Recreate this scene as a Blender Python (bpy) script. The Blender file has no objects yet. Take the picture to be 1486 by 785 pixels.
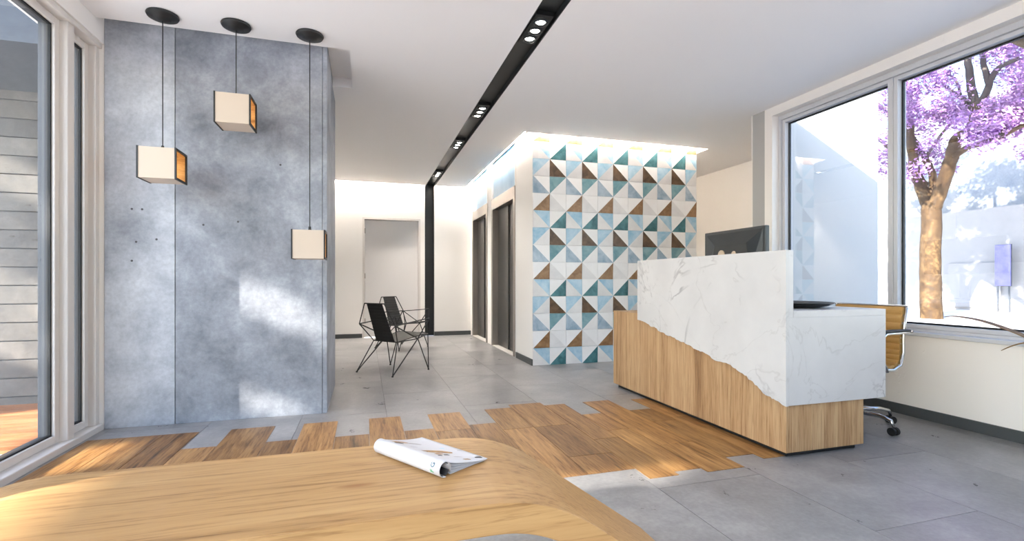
import bpy, bmesh, math, random
from mathutils import Vector, Matrix
random.seed(7)
R = math.radians
sc = bpy.context.scene
COL = sc.collection

# ------------------------------------------------------------------ camera
cam_d = bpy.data.cameras.new('camera'); cam = bpy.data.objects.new('camera', cam_d); COL.objects.link(cam)
cam_d.sensor_width = 36.0; cam_d.lens = 36.0 * 708 / 1486; cam_d.shift_y = 15.5 / 1486
cam_d.clip_start = 0.02; cam_d.clip_end = 300
cam.location = (0, 0, 1.0); cam.rotation_euler = (R(90), 0, R(-16.75))
sc.camera = cam
# ------------------------------------------------------------------ sky, sun, exposure
SUNK, SUNZ = 0.46, 0.49                      # sun travels (1, K, -Z)
SUN = Vector((1, SUNK, -SUNZ)).normalized()
w = bpy.data.worlds.new('sky'); sc.world = w; w.use_nodes = True
nt = w.node_tree; nt.nodes.clear()
wo = nt.nodes.new('ShaderNodeOutputWorld'); bg = nt.nodes.new('ShaderNodeBackground'); sky = nt.nodes.new('ShaderNodeTexSky')
sky.sky_type = 'NISHITA'; sky.sun_disc = False; sky.sun_elevation = R(38); sky.sun_rotation = math.atan2(-1, -SUNK)
sky.air_density = 1.0; sky.dust_density = .8; sky.ozone_density = 1.0
bg.inputs['Strength'].default_value = 0.22
nt.links.new(sky.outputs[0], bg.inputs[0]); nt.links.new(bg.outputs[0], wo.inputs[0])
sun_d = bpy.data.lights.new('sun', 'SUN'); sun_d.energy = 8.5; sun_d.angle = R(.6); sun_d.color = (1.0, .91, .82)
sun = bpy.data.objects.new('sun', sun_d); COL.objects.link(sun); sun.location = (-20, -8, 12)
sun.rotation_euler = SUN.to_track_quat('-Z', 'Y').to_euler()
def portal(loc, rot, sx, sy):
    d = bpy.data.lights.new('window_portal', 'AREA'); d.shape = 'RECTANGLE'; d.size = sx; d.size_y = sy
    d.cycles.is_portal = True
    o = bpy.data.objects.new('window_portal', d); COL.objects.link(o); o.location = loc; o.rotation_euler = rot
portal((4.11, 1.7, 1.63), (0, R(90), 0), 2.0, 4.4)
portal((-1.83, .2, 1.3), (0, R(-90), 0), 2.5, 7.3)
portal((-1.17, -3.55, 1.35), (R(90), 0, 0), .95, 2.5)
vs = sc.view_settings
vs.view_transform = 'Standard'; vs.look = 'None'; vs.gamma = 1.0; vs.use_curve_mapping = False
vs.exposure = 2.2
sc.display_settings.display_device = 'sRGB'
cy = sc.cycles
cy.max_bounces = 12; cy.diffuse_bounces = 7; cy.glossy_bounces = 4; cy.transparent_max_bounces = 16; cy.transmission_bounces = 6
cy.sample_clamp_indirect = 6.0; cy.caustics_reflective = False; cy.caustics_refractive = False

# ------------------------------------------------------------------ materials
def s2l(c):
    return tuple(((v / 255) / 12.92 if v / 255 <= .04045 else ((v / 255 + .055) / 1.055) ** 2.4) for v in c) + (1,)
class NT:
    def __init__(s, name):
        s.m = bpy.data.materials.new(name); s.m.use_nodes = True; s.t = s.m.node_tree
        s.b = s.t.nodes['Principled BSDF']; s.out = s.t.nodes['Material Output']
    def n(s, typ, **kw):
        o = s.t.nodes.new('ShaderNode' + typ)
        for k, v in kw.items():
            if hasattr(o, k): setattr(o, k, v)
            else: o.inputs[k.replace('_', ' ')].default_value = v
        return o
    def l(s, a, b): s.t.links.new(a, b)
    def ramp(s, fac, stops):
        r = s.n('ValToRGB'); el = r.color_ramp.elements
        el[0].position, el[0].color = stops[0]; el[1].position, el[1].color = stops[-1]
        for p, c in stops[1:-1]:
            e = el.new(p); e.color = c
        s.l(fac, r.inputs[0]); return r.outputs[0]
    def coords(s, scale=(1, 1, 1), rnd=0.0):
        tc = s.n('TexCoord'); mp = s.n('Mapping'); mp.inputs['Scale'].default_value = scale
        s.l(tc.outputs['Object'], mp.inputs[0])
        if rnd:
            oi = s.n('ObjectInfo'); mu = s.n('VectorMath', operation='SCALE'); mu.inputs[0].default_value = (rnd, rnd * .7, rnd * 1.3)
            s.l(oi.outputs['Random'], mu.inputs['Scale']); ad = s.n('VectorMath', operation='ADD')
            s.l(mp.outputs[0], ad.inputs[0]); s.l(mu.outputs[0], ad.inputs[1]); return ad.outputs[0]
        return mp.outputs[0]
    def noise(s, vec, scale, detail=6, rough=.55, dist=0):
        k = s.n('TexNoise'); k.inputs['Scale'].default_value = scale; k.inputs['Detail'].default_value = detail
        k.inputs['Roughness'].default_value = rough; k.inputs['Distortion'].default_value = dist
        s.l(vec, k.inputs['Vector']); return k.outputs['Fac']
    def mix(s, a, b, fac, blend='MIX'):
        k = s.n('Mix', data_type='RGBA', blend_type=blend)
        for i, v in ((0, fac), (6, a), (7, b)):
            if hasattr(v, 'is_output'): s.l(v, k.inputs[i])
            else: k.inputs[i].default_value = v
        return k.outputs[2]
    def bump(s, h, strength=.2, dist=.01):
        k = s.n('Bump'); k.inputs['Strength'].default_value = strength; k.inputs['Distance'].default_value = dist
        s.l(h, k.inputs['Height']); s.l(k.outputs[0], s.b.inputs['Normal'])
    def col(s, c): s.l(c, s.b.inputs['Base Color'])
def plain(name, rgb, rough=.5, metal=0.0, spec=.5, coat=0):
    k = NT(name); b = k.b; b.inputs['Base Color'].default_value = s2l(rgb); b.inputs['Roughness'].default_value = rough
    b.inputs['Metallic'].default_value = metal; b.inputs['Specular IOR Level'].default_value = spec
    if coat: b.inputs['Coat Weight'].default_value = coat
    v = k.coords((1, 1, 1)); n = k.noise(v, 4, 1)
    k.col(k.mix(tuple(x * .98 for x in s2l(rgb)[:3]) + (1,), s2l(rgb), n))
    return k.m
def emit(name, rgb, strength):
    k = NT(name); k.b.inputs['Base Color'].default_value = s2l(rgb); k.b.inputs['Emission Color'].default_value = s2l(rgb)
    k.b.inputs['Emission Strength'].default_value = strength; return k.m
def plaster(name, rgb, var=.04, spots=False):
    k = NT(name); v = k.coords(); n1 = k.noise(v, 1.3, 5); n2 = k.noise(v, 90, 2)
    c = s2l(rgb); k.col(k.mix(tuple(x * (1 - var) for x in c[:3]) + (1,), c, n1))
    k.b.inputs['Roughness'].default_value = .75; k.b.inputs['Specular IOR Level'].default_value = .2
    h = n2
    if spots:
        n3 = k.noise(v, 9, 4, .6); h = k.ramp(n3, [(.3, (0, 0, 0, 1)), (.36, (1, 1, 1, 1)), (1, (1, 1, 1, 1))])
        k.bump(h, .35, .006)
    else: k.bump(h, .04, .002)
    return k.m
def concrete(name, dark, mid, light, scale=1.0, rough=.6, pits=True, rnd=0, contrast=1.0, spec=.3):
    k = NT(name); v = k.coords((1, 1, 1), rnd)
    a = k.noise(v, 1.1 * scale, 8, .62, .6); b = k.noise(v, 4.5 * scale, 8, .68, .3); c = k.noise(v, 38 * scale, 4, .6)
    f = k.mix(a, b, .42)
    lo, hi = .5 - .17 / contrast, .5 + .17 / contrast
    base = k.ramp(f, [(lo, s2l(dark)), (.5, s2l(mid)), (hi, s2l(light))])
    g = k.ramp(c, [(.3, (.86, .86, .86, 1)), (.7, (1.05, 1.05, 1.05, 1))])
    col = k.mix(base, g, 1.0, 'MULTIPLY')
    if pits:
        vo = k.n('TexVoronoi'); vo.inputs['Scale'].default_value = 5.0; k.l(v, vo.inputs['Vector'])
        p = k.ramp(vo.outputs['Distance'], [(.018, (.45, .45, .45, 1)), (.035, (1, 1, 1, 1)), (1, (1, 1, 1, 1))])
        sp = k.noise(v, 1.9, 2); m = k.ramp(sp, [(.52, (0, 0, 0, 1)), (.56, (1, 1, 1, 1))])
        col = k.mix(col, k.mix(col, p, 1.0, 'MULTIPLY'), m)
    k.col(col)
    rr = k.ramp(b, [(.3, (rough * .8,) * 3 + (1,)), (.7, (min(1, rough * 1.2),) * 3 + (1,))]); k.l(rr, k.b.inputs['Roughness'])
    k.b.inputs['Specular IOR Level'].default_value = spec
    k.bump(c, .10, .004); return k.m
def wood(name, dark, mid, light, axis='x', scale=1.0, rough=.45, rnd=0, tone=.0, knots=False, streak=1.0, long=.07):
    k = NT(name); st = {'x': (long, 1, 1), 'y': (1, long, 1), 'z': (1, 1, long)}[axis]
    v = k.coords(tuple(q * scale for q in st), rnd)
    a = k.noise(v, 4, 9, .62, 1.6); b = k.noise(v, 24, 8, .7, .8); c = k.noise(v, 75, 4, .65, .3)
    f = k.mix(a, k.mix(b, c, .35), .6)
    d = .105 / streak
    base = k.ramp(f, [(.5 - 1.3 * d, s2l(dark)), (.5 - .3 * d, s2l(mid)), (.5 + 1.2 * d, s2l(light))])
    g = k.ramp(c, [(.36, (.66, .60, .54, 1)), (.47, (1, 1, 1, 1)), (1, (1.05, 1.05, 1.05, 1))])
    col = k.mix(base, g, .75, 'MULTIPLY')
    if knots:
        v2 = k.coords((.45, 1.6, 1.0), 0); vo = k.n('TexVoronoi'); vo.inputs['Scale'].default_value = 2.6; k.l(v2, vo.inputs['Vector'])
        p = k.ramp(vo.outputs['Distance'], [(.012, s2l((70, 48, 28))), (.05, s2l((190, 150, 105))), (.10, (1, 1, 1, 1)), (1, (1, 1, 1, 1))])
        col = k.mix(col, p, 1.0, 'MULTIPLY')
    if tone:
        oi = k.n('ObjectInfo'); hs = k.n('HueSaturation'); mr = k.n('MapRange')
        mr.inputs['To Min'].default_value = 1 - tone; mr.inputs['To Max'].default_value = 1 + tone
        k.l(oi.outputs['Random'], mr.inputs['Value']); k.l(mr.outputs[0], hs.inputs['Value']); k.l(col, hs.inputs['Color']); col = hs.outputs[0]
    k.col(col); k.b.inputs['Roughness'].default_value = rough; k.b.inputs['Specular IOR Level'].default_value = .35
    k.bump(b, .08, .003); return k.m
def marble(name):
    k = NT(name); v = k.coords((1, 1, 1))
    cloud = k.noise(v, 1.6, 6, .6); base = k.ramp(cloud, [(.3, s2l((194, 193, 193))), (.7, s2l((210, 209, 208)))])
    def vein(rot, sc_, w0, off):
        mp = k.n('Mapping'); mp.inputs['Rotation'].default_value = rot; mp.inputs['Location'].default_value = off; k.l(v, mp.inputs[0])
        wv = k.n('TexNoise'); wv.inputs['Scale'].default_value = sc_; wv.inputs['Detail'].default_value = 5; wv.inputs['Roughness'].default_value = .55; wv.inputs['Distortion'].default_value = 1.1
        k.l(mp.outputs[0], wv.inputs['Vector'])
        d = k.n('Math', operation='SUBTRACT'); d.inputs[1].default_value = .5; k.l(wv.outputs['Fac'], d.inputs[0])
        ab = k.n('Math', operation='ABSOLUTE'); k.l(d.outputs[0], ab.inputs[0])
        return k.ramp(ab.outputs[0], [(0, (1, 1, 1, 1)), (w0, (0, 0, 0, 1)), (1, (0, 0, 0, 1))])
    v1 = vein((.3, .6, .4), 1.1, .012, (3.1, 1.7, .4)); v2 = vein((1.1, .2, .9), 1.7, .007, (7.7, 2.2, 5.1))
    msk = k.ramp(k.noise(v, 2.3, 3), [(.45, (0, 0, 0, 1)), (.62, (1, 1, 1, 1))])
    f1 = k.mix((0, 0, 0, 1), v1, msk); c1 = k.mix(base, s2l((150, 148, 150)), f1)
    f2 = k.mix((0, 0, 0, 1), v2, .35); c2 = k.mix(c1, s2l((165, 162, 160)), f2)
    k.col(c2); k.b.inputs['Roughness'].default_value = .28; return k.m
def water(name, c1, c2, sc_=9):
    k = NT(name); v = k.coords((1, 1, 1), 23.0); a = k.noise(v, sc_, 5, .6, .5)
    k.col(k.ramp(a, [(.32, s2l(c1)), (.68, s2l(c2))])); k.b.inputs['Roughness'].default_value = .35; return k.m
def glass(name, f0=.11, tint=(.97, .985, .985, 1)):
    k = NT(name); t = k.t; t.nodes.remove(k.b)
    tr = k.n('BsdfTransparent'); tr.inputs[0].default_value = tint; gl = k.n('BsdfGlossy'); gl.inputs['Roughness'].default_value = 0.0
    lw_ = k.n('LayerWeight'); lw_.inputs[0].default_value = .5; pw = k.n('Math', operation='POWER'); pw.inputs[1].default_value = 5
    k.l(lw_.outputs['Facing'], pw.inputs[0]); ma = k.n('Math', operation='MULTIPLY_ADD'); ma.inputs[1].default_value = 1 - f0; ma.inputs[2].default_value = f0
    k.l(pw.outputs[0], ma.inputs[0]); mx = k.n('MixShader')
    k.l(ma.outputs[0], mx.inputs[0]); k.l(tr.outputs[0], mx.inputs[1]); k.l(gl.outputs[0], mx.inputs[2]); k.l(mx.outputs[0], k.out.inputs[0])
    return k.m
M = {}
M['ceil'] = plaster('ceiling_paint', (249, 247, 246), .015)
M['white'] = plaster('white_wall_paint', (246, 243, 239), .02)
M['rough_white'] = plaster('rough_white_render', (244, 239, 233), .03, True)
M['ext_white'] = plaster('exterior_white_render', (178, 177, 175), .05)
M['garden'] = plaster('garden_wall_render', (146, 145, 146), .06)
M['ext_grey'] = concrete('exterior_grey_render', (104, 114, 128), (132, 138, 146), (160, 159, 157), .5, .8, False)
M['conc'] = concrete('blue_grey_concrete', (104, 108, 116), (150, 154, 162), (194, 198, 205), 1.0, .55)
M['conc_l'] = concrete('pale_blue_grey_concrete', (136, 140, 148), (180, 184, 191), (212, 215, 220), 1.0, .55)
M['tilefloor'] = concrete('grey_stone_floor', (106, 106, 107), (138, 137, 137), (168, 166, 165), 1.3, .33, False, 41, .85, .5)
M['grout'] = plain('dark_grout', (82, 82, 83), .8)
M['plank'] = wood('reclaimed_plank_wood', (68, 44, 22), (130, 92, 51), (178, 138, 88), 'y', 1.1, .4, 31, .22, False, 1.0)
M['bench'] = wood('pale_oak', (122, 86, 48), (174, 136, 88), (192, 156, 106), 'x', 1.0, .42, 0, 0, True, .8, .05)
M['desk'] = wood('striped_desk_wood', (120, 86, 56), (174, 138, 99), (202, 171, 131), 'z', 1.9, .5, 0, 0, False, .95, .03)
M['marble'] = marble('white_marble')
M['frame'] = plain('warm_grey_window_paint', (222, 217, 212), .65, 0, .2)
M['frame_r'] = plain('pale_grey_window_paint', (205, 206, 210), .65, 0, .2)
M['gasket'] = plain('black_gasket', (22, 24, 26), .6)
M['glass'] = glass('window_glass')
M['black'] = plain('matt_black_metal', (26, 27, 28), .45)
M['slot'] = plain('black_slot_lining', (34, 36, 37), .4)
M['skirt'] = plain('dark_grey_skirting', (74, 77, 78), .5)
M['steel'] = plain('brushed_steel_frame', (158, 150, 143), .35, .75)
M['steel_d'] = plain('dark_brushed_steel', (92, 90, 88), .32, .85)
M['blueglass'] = water('blue_glass_panel', (120, 164, 198), (158, 190, 214), 1.5)
M['door'] = plain('white_door_paint', (226, 223, 221), .5)
M['sillwhite'] = plain('white_threshold', (225, 220, 214), .4)
M['chrome'] = plain('chrome', (210, 210, 210), .12, 1.0)
M['leather'] = plain('tan_leather', (203, 158, 92), .5)
M['rubber'] = plain('black_rubber', (24, 24, 25), .6)
M['mon'] = plain('dark_monitor_plastic', (50, 55, 57), .35)
M['mon_in'] = plain('dark_monitor_panel', (38, 42, 44), .3)
M['beige'] = plain('beige_plastic', (196, 176, 150), .5)
M['t_white'] = water('white_glaze', (236, 234, 232), (242, 241, 240), 6)
M['t_grey'] = water('pale_grey_glaze', (222, 220, 219), (234, 232, 230), 7)
M['t_lblue'] = water('light_blue_glaze', (140, 184, 208), (190, 212, 224), 9)
M['t_teal'] = water('dark_teal_glaze', (40, 92, 98), (92, 144, 150), 9)
M['t_brown'] = water('brown_glaze', (128, 92, 58), (170, 134, 98), 12)
M['t_bluegrey'] = water('blue_grey_glaze', (136, 162, 182), (190, 204, 214), 9)
M['t_tealgrey'] = water('grey_teal_glaze', (92, 138, 146), (140, 172, 178), 9)
M['t_dbrown'] = water('dark_brown_glaze', (78, 60, 44), (122, 96, 72), 12)
M['shade'] = emit('lamp_shade_parchment', (198, 182, 164), .02)
M['lampwood'] = wood('lamp_lining_wood', (150, 108, 58), (190, 146, 88), (212, 172, 114), 'x', 3, .5)
M['led'] = emit('led_strip', (255, 244, 232), 30.0)
M['led_far'] = emit('led_strip_far', (255, 244, 232), 92.0)
M['lens'] = emit('spot_lens', (255, 248, 240), 7.0)
M['mag'] = plain('magazine_paper', (212, 212, 216), .4)
M['mag_dark'] = plain('magazine_ink_dark', (52, 50, 52), .5)
M['mag_brown'] = water('magazine_ink_brown', (130, 88, 40), (190, 146, 84), 60)
M['mag_grey'] = plain('magazine_ink_grey', (168, 164, 164), .5)
M['mag_teal'] = plain('magazine_ink_teal', (44, 92, 108), .5)
M['mag_green'] = plain('magazine_ink_green', (40, 170, 100), .5)
M['mag_cyan'] = plain('magazine_ink_cyan', (150, 215, 240), .5)
M['board'] = concrete('weathered_grey_boards', (78, 76, 73), (104, 100, 94), (128, 122, 114), 1.6, .8, False, 17)
M['deck'] = wood('terrace_deck_wood', (110, 70, 42), (150, 98, 60), (178, 124, 84), 'x', 1.0, .6, 5, .1)
M['darkmetal'] = plain('grey_steel_post', (66, 71, 78), .5)
M['paving'] = concrete('pale_paving', (200, 201, 203), (214, 214, 214), (226, 225, 223), .6, .8, False)
M['bark'] = concrete('tan_bark', (40, 28, 18), (72, 54, 34), (112, 90, 60), 3.0, .8, False, 0, 1.1)
M['twig'] = plain('grey_brown_twigs', (66, 58, 52), .8)
M['petal1'] = plain('lilac_blossom', (178, 134, 190), .7); M['petal2'] = plain('violet_blossom', (146, 98, 168), .7); M['petal3'] = plain('pale_pink_blossom', (204, 170, 210), .7)
M['sign'] = water('violet_sign_face', (96, 94, 178), (128, 124, 194), 3)  # paler blotches paint dappled sunlight into the violet face
M['leaf'] = water('dry_brown_leaf', (150, 112, 62), (120, 100, 56), 10)
M['pot'] = plain('grey_plant_pot', (120, 120, 118), .6); M['soil'] = plain('dark_soil', (60, 48, 38), .9)

# ------------------------------------------------------------------ mesh helpers
class MB:
    def __init__(s): s.bm = bmesh.new()
    def face(s, vs, m=0):
        f = s.bm.faces.new(vs); f.material_index = m; return f
    def box(s, x0, x1, y0, y1, z0, z1, m=0):
        v = [s.bm.verts.new(p) for p in ((x0, y0, z0), (x1, y0, z0), (x1, y1, z0), (x0, y1, z0), (x0, y0, z1), (x1, y0, z1), (x1, y1, z1), (x0, y1, z1))]
        for q in ((3, 2, 1, 0), (4, 5, 6, 7), (0, 1, 5, 4), (1, 2, 6, 5), (2, 3, 7, 6), (3, 0, 4, 7)): s.face([v[i] for i in q], m)
        return s
    def prism(s, poly, axis, a, b, m=0):
        def P(p, t): return {'x': (t, p[0], p[1]), 'y': (p[0], t, p[1]), 'z': (p[0], p[1], t)}[axis]
        A = [s.bm.verts.new(P(p, a)) for p in poly]; Bv = [s.bm.verts.new(P(p, b)) for p in poly]
        s.face(A, m); s.face(list(reversed(Bv)), m); n = len(poly)
        for i in range(n): s.face([A[i], Bv[i], Bv[(i + 1) % n], A[(i + 1) % n]], m)
        bmesh.ops.recalc_face_normals(s.bm, faces=s.bm.faces[:]); return s
    def tube(s, pts, r, n=8, m=0, cap=True, close=False):
        pts = [Vector(p) for p in pts]; N = len(pts); rs = r if isinstance(r, (list, tuple)) else [r] * N
        rings = []; up = None
        for i in range(N):
            a = pts[i - 1] if (i or close) else pts[i]; c = pts[(i + 1) % N] if (i < N - 1 or close) else pts[i]
            d = (c - a).normalized()
            if up is None: up = d.orthogonal().normalized()
            up = (up - d * up.dot(d));
            if up.length < 1e-5: up = d.orthogonal()
            up.normalize(); sd = d.cross(up)
            rings.append([s.bm.verts.new(pts[i] + (up * math.cos(2 * math.pi * j / n) + sd * math.sin(2 * math.pi * j / n)) * rs[i]) for j in range(n)])
        K = N if close else N - 1
        for i in range(K):
            A, C = rings[i], rings[(i + 1) % N]
            for j in range(n): s.face([A[j], A[(j + 1) % n], C[(j + 1) % n], C[j]], m)
        if cap and not close: s.face(list(reversed(rings[0])), m); s.face(rings[-1], m)
        return s
    def lathe(s, prof, n=24, m=0, c=(0, 0, 0)):
        rings = []
        for r, z in prof:
            if r < 1e-6: rings.append([s.bm.verts.new((c[0], c[1], c[2] + z))])
            else: rings.append([s.bm.verts.new((c[0] + r * math.cos(2 * math.pi * j / n), c[1] + r * math.sin(2 * math.pi * j / n), c[2] + z)) for j in range(n)])
        for A, C in zip(rings, rings[1:]):
            for j in range(n):
                a = [A[0]] if len(A) == 1 else [A[j], A[(j + 1) % n]]; b = [C[0]] if len(C) == 1 else [C[(j + 1) % n], C[j]]
                if len(a) + len(b) > 2: s.face(a + b, m)
        bmesh.ops.recalc_face_normals(s.bm, faces=s.bm.faces[:]); return s
    def grid(s, rows, m=0):
        V = [[s.bm.verts.new(p) for p in r] for r in rows]
        for a, b in zip(V, V[1:]):
            for i in range(len(a) - 1): s.face([a[i], a[i + 1], b[i + 1], b[i]], m)
        return s
    def mesh(s, name, mats):
        me = bpy.data.meshes.new(name); bmesh.ops.recalc_face_normals(s.bm, faces=s.bm.faces[:]); s.bm.to_mesh(me); s.bm.free()
        for k in (mats if isinstance(mats, (list, tuple)) else [mats]): me.materials.append(M[k])
        return me
    def build(s, name, mats, parent=None, loc=(0, 0, 0), bevel=0, smooth=False, rotz=0, solid=0):
        me = s.mesh(name, mats); o = bpy.data.objects.new(name, me); COL.objects.link(o); o.parent = parent; o.location = loc; o.rotation_euler = (0, 0, rotz)
        if smooth:
            for p in me.polygons: p.use_smooth = True
        if solid:
            k = o.modifiers.new('thickness', 'SOLIDIFY'); k.thickness = solid; k.offset = 0
        if bevel:
            k = o.modifiers.new('bevel', 'BEVEL'); k.width = bevel; k.segments = 2; k.limit_method = 'ANGLE'; k.angle_limit = R(40)
        return o
def tag(o, label, cat, group=None, kind=None):
    o['label'] = label; o['category'] = cat
    if group: o['group'] = group
    if kind: o['kind'] = kind
    return o
def thing(name, label, cat, loc=(0, 0, 0), rotz=0, group=None, kind=None):
    o = bpy.data.objects.new(name, None); COL.objects.link(o); o.location = loc; o.rotation_euler = (0, 0, rotz); o.empty_display_size = .1
    return tag(o, label, cat, group, kind)
def copy_tree(o, parent=None):
    c = o.copy(); COL.objects.link(c); c.parent = parent
    for ch in list(o.children): copy_tree(ch, c)
    return c
def struct(o, label, cat): return tag(o, label, cat, None, 'structure')

H = 2.73                     # ceiling height
XL, XR, YB = -1.69, 3.88, 9.0
# ================================================================== THE SETTING
# ---- floor with stone tiles and plank inlay
fl = MB().box(-1.9, 5.4, -3.6, 9.1, -.15, -.010).build('floor', 'grout'); struct(fl, 'grey stone tiled floor with ragged edged timber inlay', 'floor')
xs = [.755 + .6 * i for i in range(-5, 9)]; ys = [.25 + 1.2 * i for i in range(-4, 9)]
cache = {}
for i in range(len(xs) - 1):
    for j in range(len(ys) - 1):
        x0, x1 = max(xs[i], -1.69), min(xs[i + 1], 5.3); y0, y1 = max(ys[j] + (.0 if i % 2 else .6), -3.5), min(ys[j + 1] + (.0 if i % 2 else .6), 9.0)
        if x1 - x0 < .02 or y1 - y0 < .02: continue
        key = (round(x1 - x0, 3), round(y1 - y0, 3))
        if key not in cache:
            g = .0012; cache[key] = MB().box(g, key[0] - g, g, key[1] - g, -.010, 0).mesh('floor_tile', 'tilefloor')
        o = bpy.data.objects.new('floor_tile', cache[key]); COL.objects.link(o); o.parent = fl; o.location = (x0, y0, 0)
bx = [-1.665, -1.46, -1.255, -1.05, -.862, -.59, -.41, -.184, .025, .248, .445, .69, .886, 1.105, 1.378, 1.552, 1.717, 1.955, 2.148, 2.36, 2.57]
tops = [3.69, 3.69, 3.69, 3.34, 3.69, 3.34, 3.69, 3.32, 3.69, 3.32, 3.68, 3.33, 3.695, 3.775, 3.68, 3.345, 3.69, 3.35, 3.655, 3.40]
bots = [2.3, 2.15, 2.30, 2.15, 2.3, 2.15, 2.30, 2.15, 2.3, 2.18, 2.3, 2.15, 2.3, 2.30, 2.16, 2.205, 2.15, 2.30, 2.22, 2.3]
rp = random.Random(3)
for i in range(len(bx) - 1):
    y = bots[i]; cuts = [y]
    if i == 13: cuts = [2.30, 2.556, 3.15]
    else:
        cuts.append(y + rp.uniform(.35, .95))
    cuts.append(tops[i])
    for a, b in zip(cuts, cuts[1:]):
        g = .0015
        MB().box(-(bx[i + 1] - bx[i]) / 2 + g, (bx[i + 1] - bx[i]) / 2 - g, -(b - a) / 2 + g, (b - a) / 2 - g, 0, .0025).build('floor_plank', 'plank', fl, ((bx[i] + bx[i + 1]) / 2, (a + b) / 2, 0))
# ---- ceiling with slot, recess and light coves
cm = MB()
for a in ((-1.95, -.11, -3.6, 3.85), (-.11, 1.045, -3.6, 8.88), (-1.95, -.11, 4.6, 8.88), (1.215, 1.77, -3.6, 8.88), (1.77, 4.30, -3.6, 5.37), (4.30, 5.43, 4.02, 9.1), (1.77, 4.30, 5.37, 5.3701)):
    x1 = a[1]
    if a[1] == 4.30 and a[2] < 0:
        cm.box(1.77, 3.885, -3.6, 4.02, H, 2.85); cm.box(1.77, 4.30, 4.02, 5.37, H, 2.85)
    elif a[3] - a[2] > .01: cm.box(a[0], a[1], a[2], a[3], H, 2.85)
cm.box(-1.95, -.11, 3.85, 4.6, 2.81, 2.85)
cm.box(-1.95, 3.80, -3.6, 9.2, 2.85, 2.88); cm.box(3.80, 5.43, 4.02, 9.2, 2.85, 2.88)
ceil = cm.build('ceiling', 'ceil'); struct(ceil, 'smooth white ceiling with a black light slot and coves', 'ceiling')
sl = MB(); sl.box(1.045, 1.215, -3.6, 9.0, 2.775, 2.80); sl.box(1.045, 1.052, -3.6, 9.0, 2.731, 2.775); sl.box(1.208, 1.215, -3.6, 9.0, 2.731, 2.775)
sl.box(1.045, 1.215, 9.055, 9.07, 0, 2.80); sl.box(1.045, 1.052, 9.0, 9.055, 0, 2.80); sl.box(1.208, 1.215, 9.0, 9.055, 0, 2.80)
struct(sl.build('trim_1', 'slot'), 'black recessed light slot running along ceiling and down the far wall', 'trim')
# ---- back wall + door
bw = MB()
bw.box(-1.9, -.045, YB, 9.1, 0, 2.85); bw.box(-.045, .965, YB, 9.1, 2.13, 2.85); bw.box(.965, 1.045, YB, 9.1, 0, 2.85); bw.box(1.215, 1.95, YB, 9.1, 0, 2.85); bw.box(-1.9, 5.43, 9.1, 9.15, 0, 2.85); bw.box(4.1, 5.4, YB, 9.1, 0, 2.85)
struct(bw.build('wall_back', 'white'), 'white far wall with a flush white door', 'wall')
d1 = thing('door_1', 'plain white door set flush in the far wall', 'door', (0, YB, 0), kind='structure')
k = MB(); k.box(-.045, -.01, .0, .09, 0, 2.13); k.box(.93, .965, .0, .09, 0, 2.13); k.box(-.01, .93, .0, .09, 2.095, 2.13); k.build('door_frame', 'frame', d1)
lf = MB().box(-.006, .926, .045, .085, .006, 2.091).build('door_leaf', 'door', d1, bevel=.002)
for z in (.25, 1.05, 1.85): MB().tube([(-.002, .042, z), (-.002, .042, z + .09)], .007).build('hinge', 'steel', lf)
for i, (a, b) in enumerate(((-1.9, -.05), (.97, 1.043), (1.217, 1.9))):
    struct(MB().box(a, b, YB - .015, YB, 0, .075).build('baseboard_back', 'skirt', bevel=.002), ['dark grey skirting along the far wall left of the door', 'short dark grey skirting between the door and black slot', 'dark grey skirting on far wall between black slot and elevators'][i], 'skirting')
# ---- left wall: solid back part + glazing
lw = MB(); lw.box(-1.9, XL, 4.42, 9.1, 0, 2.85); lw.box(-1.95, XL, -3.6, 3.955, 2.60, 2.85); lw.box(-1.9, XL, 3.955, 4.42, 0, 2.85)
struct(lw.build('wall_left', 'white'), 'white wall strip above and beyond the left glazing', 'wall')
w1 = thing('window_1', 'floor to ceiling glazing with warm grey frames on the left', 'window', (0, 0, 0), kind='structure')
def ring(y0, y1, z0, z1, x0, x1, wd, parent, mat_, name):
    k = MB(); k.box(x0, x1, y0, y0 + wd, z0, z1); k.box(x0, x1, y1 - wd, y1, z0, z1); k.box(x0, x1, y0 + wd, y1 - wd, z0, z0 + wd); k.box(x0, x1, y0 + wd, y1 - wd, z1 - wd, z1)
    return k.build(name, mat_, parent, bevel=.003)
def pane(y0, y1, z0, z1, xg, parent, gx=.006):
    ring(y0 - .004, y1 + .004, z0 - .004, z1 + .004, xg - .012, xg + .012, .012, parent, 'gasket', 'gasket')
    MB().box(xg - .004, xg + .004, y0, y1, z0, z1).build('pane', 'glass', parent)
LZ0, LZ1 = .085, 2.52
lp = [(-3.45, -1.75), (-1.55, .25), (.45, 3.554 - .0)]
lp = [(-3.40, -1.15), (-1.0, 1.17), (1.32, 3.54)]
for a, b in lp + [(3.71, 3.86)]:
    pane(a, b, LZ0, LZ1, -1.785, w1)
    ring(a - .046, b + .046, LZ0 - .046, LZ1 + .046, -1.80, -1.757, .045, w1, 'frame', 'sash')
    ring(a - .046, b + .046, LZ0 - .046, LZ1 + .046, -1.84, -1.80, .045, w1, 'darkmetal', 'outer_sash')  # dark grey puts the shade on the outer sash into its colour
for a, b in ((-3.5, -3.446), (-1.104, -1.046), (1.216, 1.274), (3.586, 3.660), (3.906, 3.955)):
    MB().box(-1.85, -1.716, a, b, .0, 2.60).build('mullion', 'frame', w1, bevel=.006)
MB().box(-1.85, XL, -3.5, 3.955, -.01, .038).build('sill_rail', 'frame', w1, bevel=.006)
MB().box(-1.85, -1.70, -3.5, 3.955, 2.567, 2.602).build('head_rail', 'frame', w1, bevel=.006)
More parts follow.
